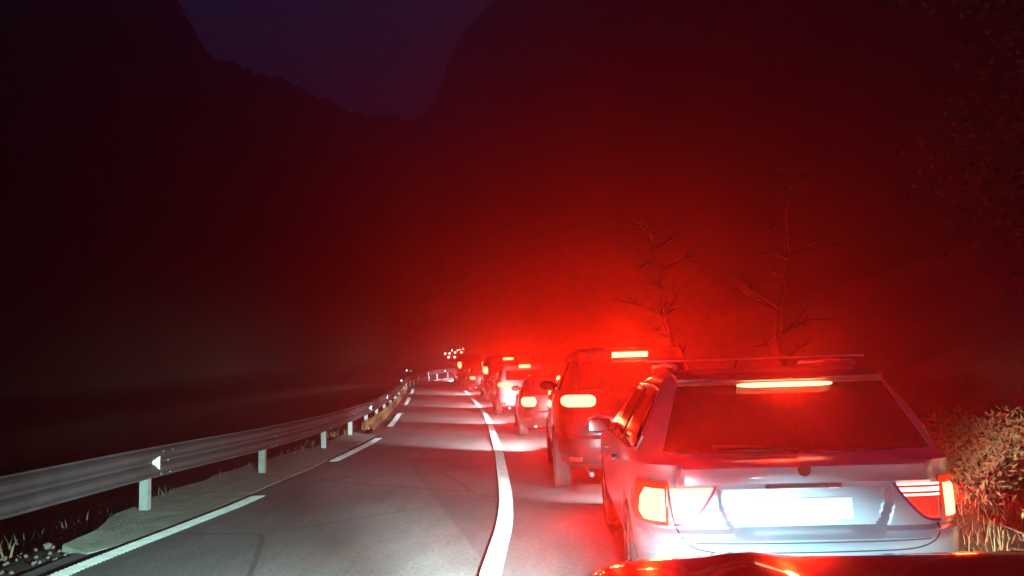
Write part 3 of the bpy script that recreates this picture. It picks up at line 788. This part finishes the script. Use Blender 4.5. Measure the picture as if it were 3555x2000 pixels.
# fenders (outer skin)
b0 = len(V)
bon = obj('bonnet', V, Fc, 'redp', oc, True)
md = bon.modifiers.new('s', 'SOLIDIFY'); md.thickness = .02
for sg in (-1, 1):
    V, Fc = [], []
    for j, (y, z) in enumerate(((-1.25, 0), (-.9, 0), (-.5, 0), (-.25, 0), (-.18, 0))):
        for z_ in (.30, .45, .65, .80): V.append((sg * (.97 + .02 * (z_ < .7)), y, z_))
    for j in range(4):
        for k in range(3): q = j * 4 + k; Fc.append((q, q + 1, q + 5, q + 4))
    fo = obj('fender', V, Fc, 'redp', oc); fo.modifiers.new('s', 'SOLIDIFY').thickness = .02
    bm = bmesh.new(); r_ = bmesh.ops.create_icosphere(bm, subdivisions=3, radius=1); bmesh.ops.transform(bm, matrix=Matrix.Translation((sg * .66, -.06, .68)) @ Matrix.Diagonal((.17, .12, .08, 1)), verts=r_['verts'])
    hl = bmobj('head_lamp', bm, 'headlens', oc, True)
    spot(hl, 'head_beam', (sg * .60, .12, .68), (.12 if sg < 0 else -.1, 1, -.47), 1900 if sg < 0 else 700, (.58, .95, 1), 60, .55, .05)
    if sg < 0:
        spot(hl, 'low_beam', (sg * .66, .12, .68), (-.58, 1, -.36), 9500, (.62, 1, .90), 58, .9, .05)
        spot(hl, 'far_beam', (sg * .66, .12, .68), (-.19, 1, -.105), 16000, (.80, 1, .98), 25, 1, .05)
    else:
        spot(hl, 'low_beam', (sg * .66, .12, .68), (.78, 1, -.33), 6500, (1, .98, .78), 52, .9, .05)

# ------------------------------------------------------------------ vegetation
def shrub(name, label, c, rx, ry, h, n, m, leafl, group=None, seed=1, stems=40):
    rd = random.Random(seed); t = empty(name, c); tag(t, label, 'bush', group)
    bm = bmesh.new()
    for i in range(stems):
        a = rd.uniform(0, 6.28); q = rd.random() ** .6
        e = Vector((math.cos(a) * rx * q, math.sin(a) * ry * q, h * rd.uniform(.5, 1) * (1 - .4 * q)))
        tube(bm, [Vector((e.x * .1, e.y * .1, 0)), e * .5 + Vector((0, 0, h * .12)), e], [.012, .007, .003], 4)
    bmobj('stems', bm, 'bark', t)
    bm = bmesh.new()
    lobes = [(rd.uniform(-.6, .6) * rx, rd.uniform(-.6, .6) * ry, rd.uniform(.3, .75) * h, rd.uniform(.25, .5)) for _ in range(14)]
    for i in range(n):
        lb = rd.choice(lobes); v = Vector((rd.gauss(0, 1), rd.gauss(0, 1), rd.gauss(0, 1))).normalized() * rd.uniform(.55, 1.05)
        p = Vector((lb[0] + v.x * lb[3] * rx, lb[1] + v.y * lb[3] * ry, max(.02, lb[2] + v.z * lb[3] * h)))
        d = Vector((rd.gauss(0, 1), rd.gauss(0, 1), rd.gauss(.5, 1))).normalized(); s_ = d.cross(Vector((rd.random(), rd.random(), rd.random()))).normalized()
        l_ = leafl * rd.uniform(.6, 1.4); wd = l_ * .12
        a = bm.verts.new(p); b_ = bm.verts.new(p + d * l_ * .5 + s_ * wd); c_ = bm.verts.new(p + d * l_); e_ = bm.verts.new(p + d * l_ * .5 - s_ * wd)
        bm.faces.new((a, b_, c_, e_))
    bmobj('leaves', bm, m, t); return t
shrub('bush', 'leafy khaki bush lit by headlights at the bottom right, beside the estate car', (3.45, 4.95, .05), .62, .6, .62, 7500, 'drygrass', .06, 'bushes beside the estate car', 3)
shrub('bush', 'brownish bush behind the khaki one, right of the estate car tailgate', (3.75, 6.6, .35), .75, .8, .62, 6000, 'brownbush', .06, 'bushes beside the estate car', 5)
shrub('bush', 'dark bush at the right picture edge above the khaki one', (4.6, 6.0, .4), .6, .7, .55, 4500, 'brownbush', .07, 'bushes beside the estate car', 9)
bm = bmesh.new()
for i in range(3800):
    y = random.uniform(3.2, 8.5); x = random.uniform(2.9, 5.6)
    blade(bm, Vector((x, y, GH(x, y) - .02)), random.uniform(.05, .2), random.uniform(.002, .006), random.uniform(.03, .2), random.uniform(0, 6.28))
tag(bmobj('roadside_grass', bm, 'drygrass'), 'dry grass along the right verge', kind='stuff')

def tree(label, x, y, h, cr, seed, lean=0, leafn=2600, bare=False, name='roadside_tree'):
    rd = random.Random(seed); z0 = rz(y) + side(x, y) - .1; t = empty(name, (x, y, z0)); tag(t, label, 'tree', 'trees on the right bank')
    bm = bmesh.new(); pts = []; q = Vector((0, 0, 0)); nseg = 9
    for i in range(nseg + 1):
        pts.append(q.copy()); q = q + Vector((rd.uniform(-.12, .12) + lean, rd.uniform(-.12, .12), h / nseg))
    tube(bm, pts, [max(.015, .11 * (h / 6) * (1 - i / (nseg + 1))) for i in range(nseg + 1)], 8)
    ends = []
    for i in range(16):
        k = rd.randint(2, nseg); b0_ = pts[k]; a = rd.uniform(0, 6.28); l_ = cr * rd.uniform(.5, 1) * (1.1 - .5 * k / nseg)
        e1 = b0_ + Vector((math.cos(a) * l_ * .5, math.sin(a) * l_ * .5, l_ * .25)); e2 = b0_ + Vector((math.cos(a) * l_, math.sin(a) * l_, l_ * rd.uniform(.1, .7)))
        tube(bm, [b0_, e1, e2], [.035, .02, .006], 5); ends += [e1, e2]
        for _ in range(2):
            e3 = e1 + Vector((rd.uniform(-.5, .5), rd.uniform(-.5, .5), rd.uniform(-.1, .6))) * l_ * .6; tube(bm, [e1, e3], [.014, .004], 4); ends.append(e3)
    bmobj('trunk', bm, 'bark', t)
    if not bare:
        bm = bmesh.new()
        for i in range(leafn):
            e = rd.choice(ends); p = e + Vector((rd.gauss(0, 1), rd.gauss(0, 1), rd.gauss(0, 1))) * cr * .17
            d = Vector((rd.gauss(0, 1), rd.gauss(0, 1), rd.gauss(-.2, 1))).normalized(); s_ = d.cross(Vector((rd.random(), rd.random(), rd.random()))).normalized(); l_ = .11 * rd.uniform(.6, 1.4)
            bm.faces.new([bm.verts.new(v) for v in (p, p + d * l_ * .5 + s_ * l_ * .28, p + d * l_, p + d * l_ * .5 - s_ * l_ * .28)])
        bmobj('crown', bm, 'leaf', t)
tree('dark leafy tree at the right picture edge, its crown high up', 6.6, 8.6, 7.5, 2.3, 11, leafn=5000)
tree('thin bare tree behind the estate car roof, the right one', 5.0, 15.0, 4.2, 1.5, 22, bare=True)
tree('thin bare tree above the roof bar, left of the other bare one', 3.9, 17.5, 4.4, 1.6, 31, bare=True, lean=-.05)

# ------------------------------------------------------------------ volume added to imitate windscreen glare around the brake lamps
bm = bmesh.new(); box(bm, (0, 130, 48), (520, 360, 112)); 
M['glare_haze'] = m = bpy.data.materials.new('glare_haze'); m.use_nodes = True; n = m.node_tree.nodes; l = m.node_tree.links
n.remove(n['Principled BSDF']); pv = n.new('ShaderNodeVolumePrincipled'); pv.inputs['Density'].default_value = .0098; pv.inputs['Color'].default_value = (.95, .95, .95, 1); pv.inputs['Anisotropy'].default_value = .82
l.new(pv.outputs['Volume'], n['Material Output'].inputs['Volume'])
hz = bmobj('glare_haze', bm, 'glare_haze'); tag(hz, kind='stuff')
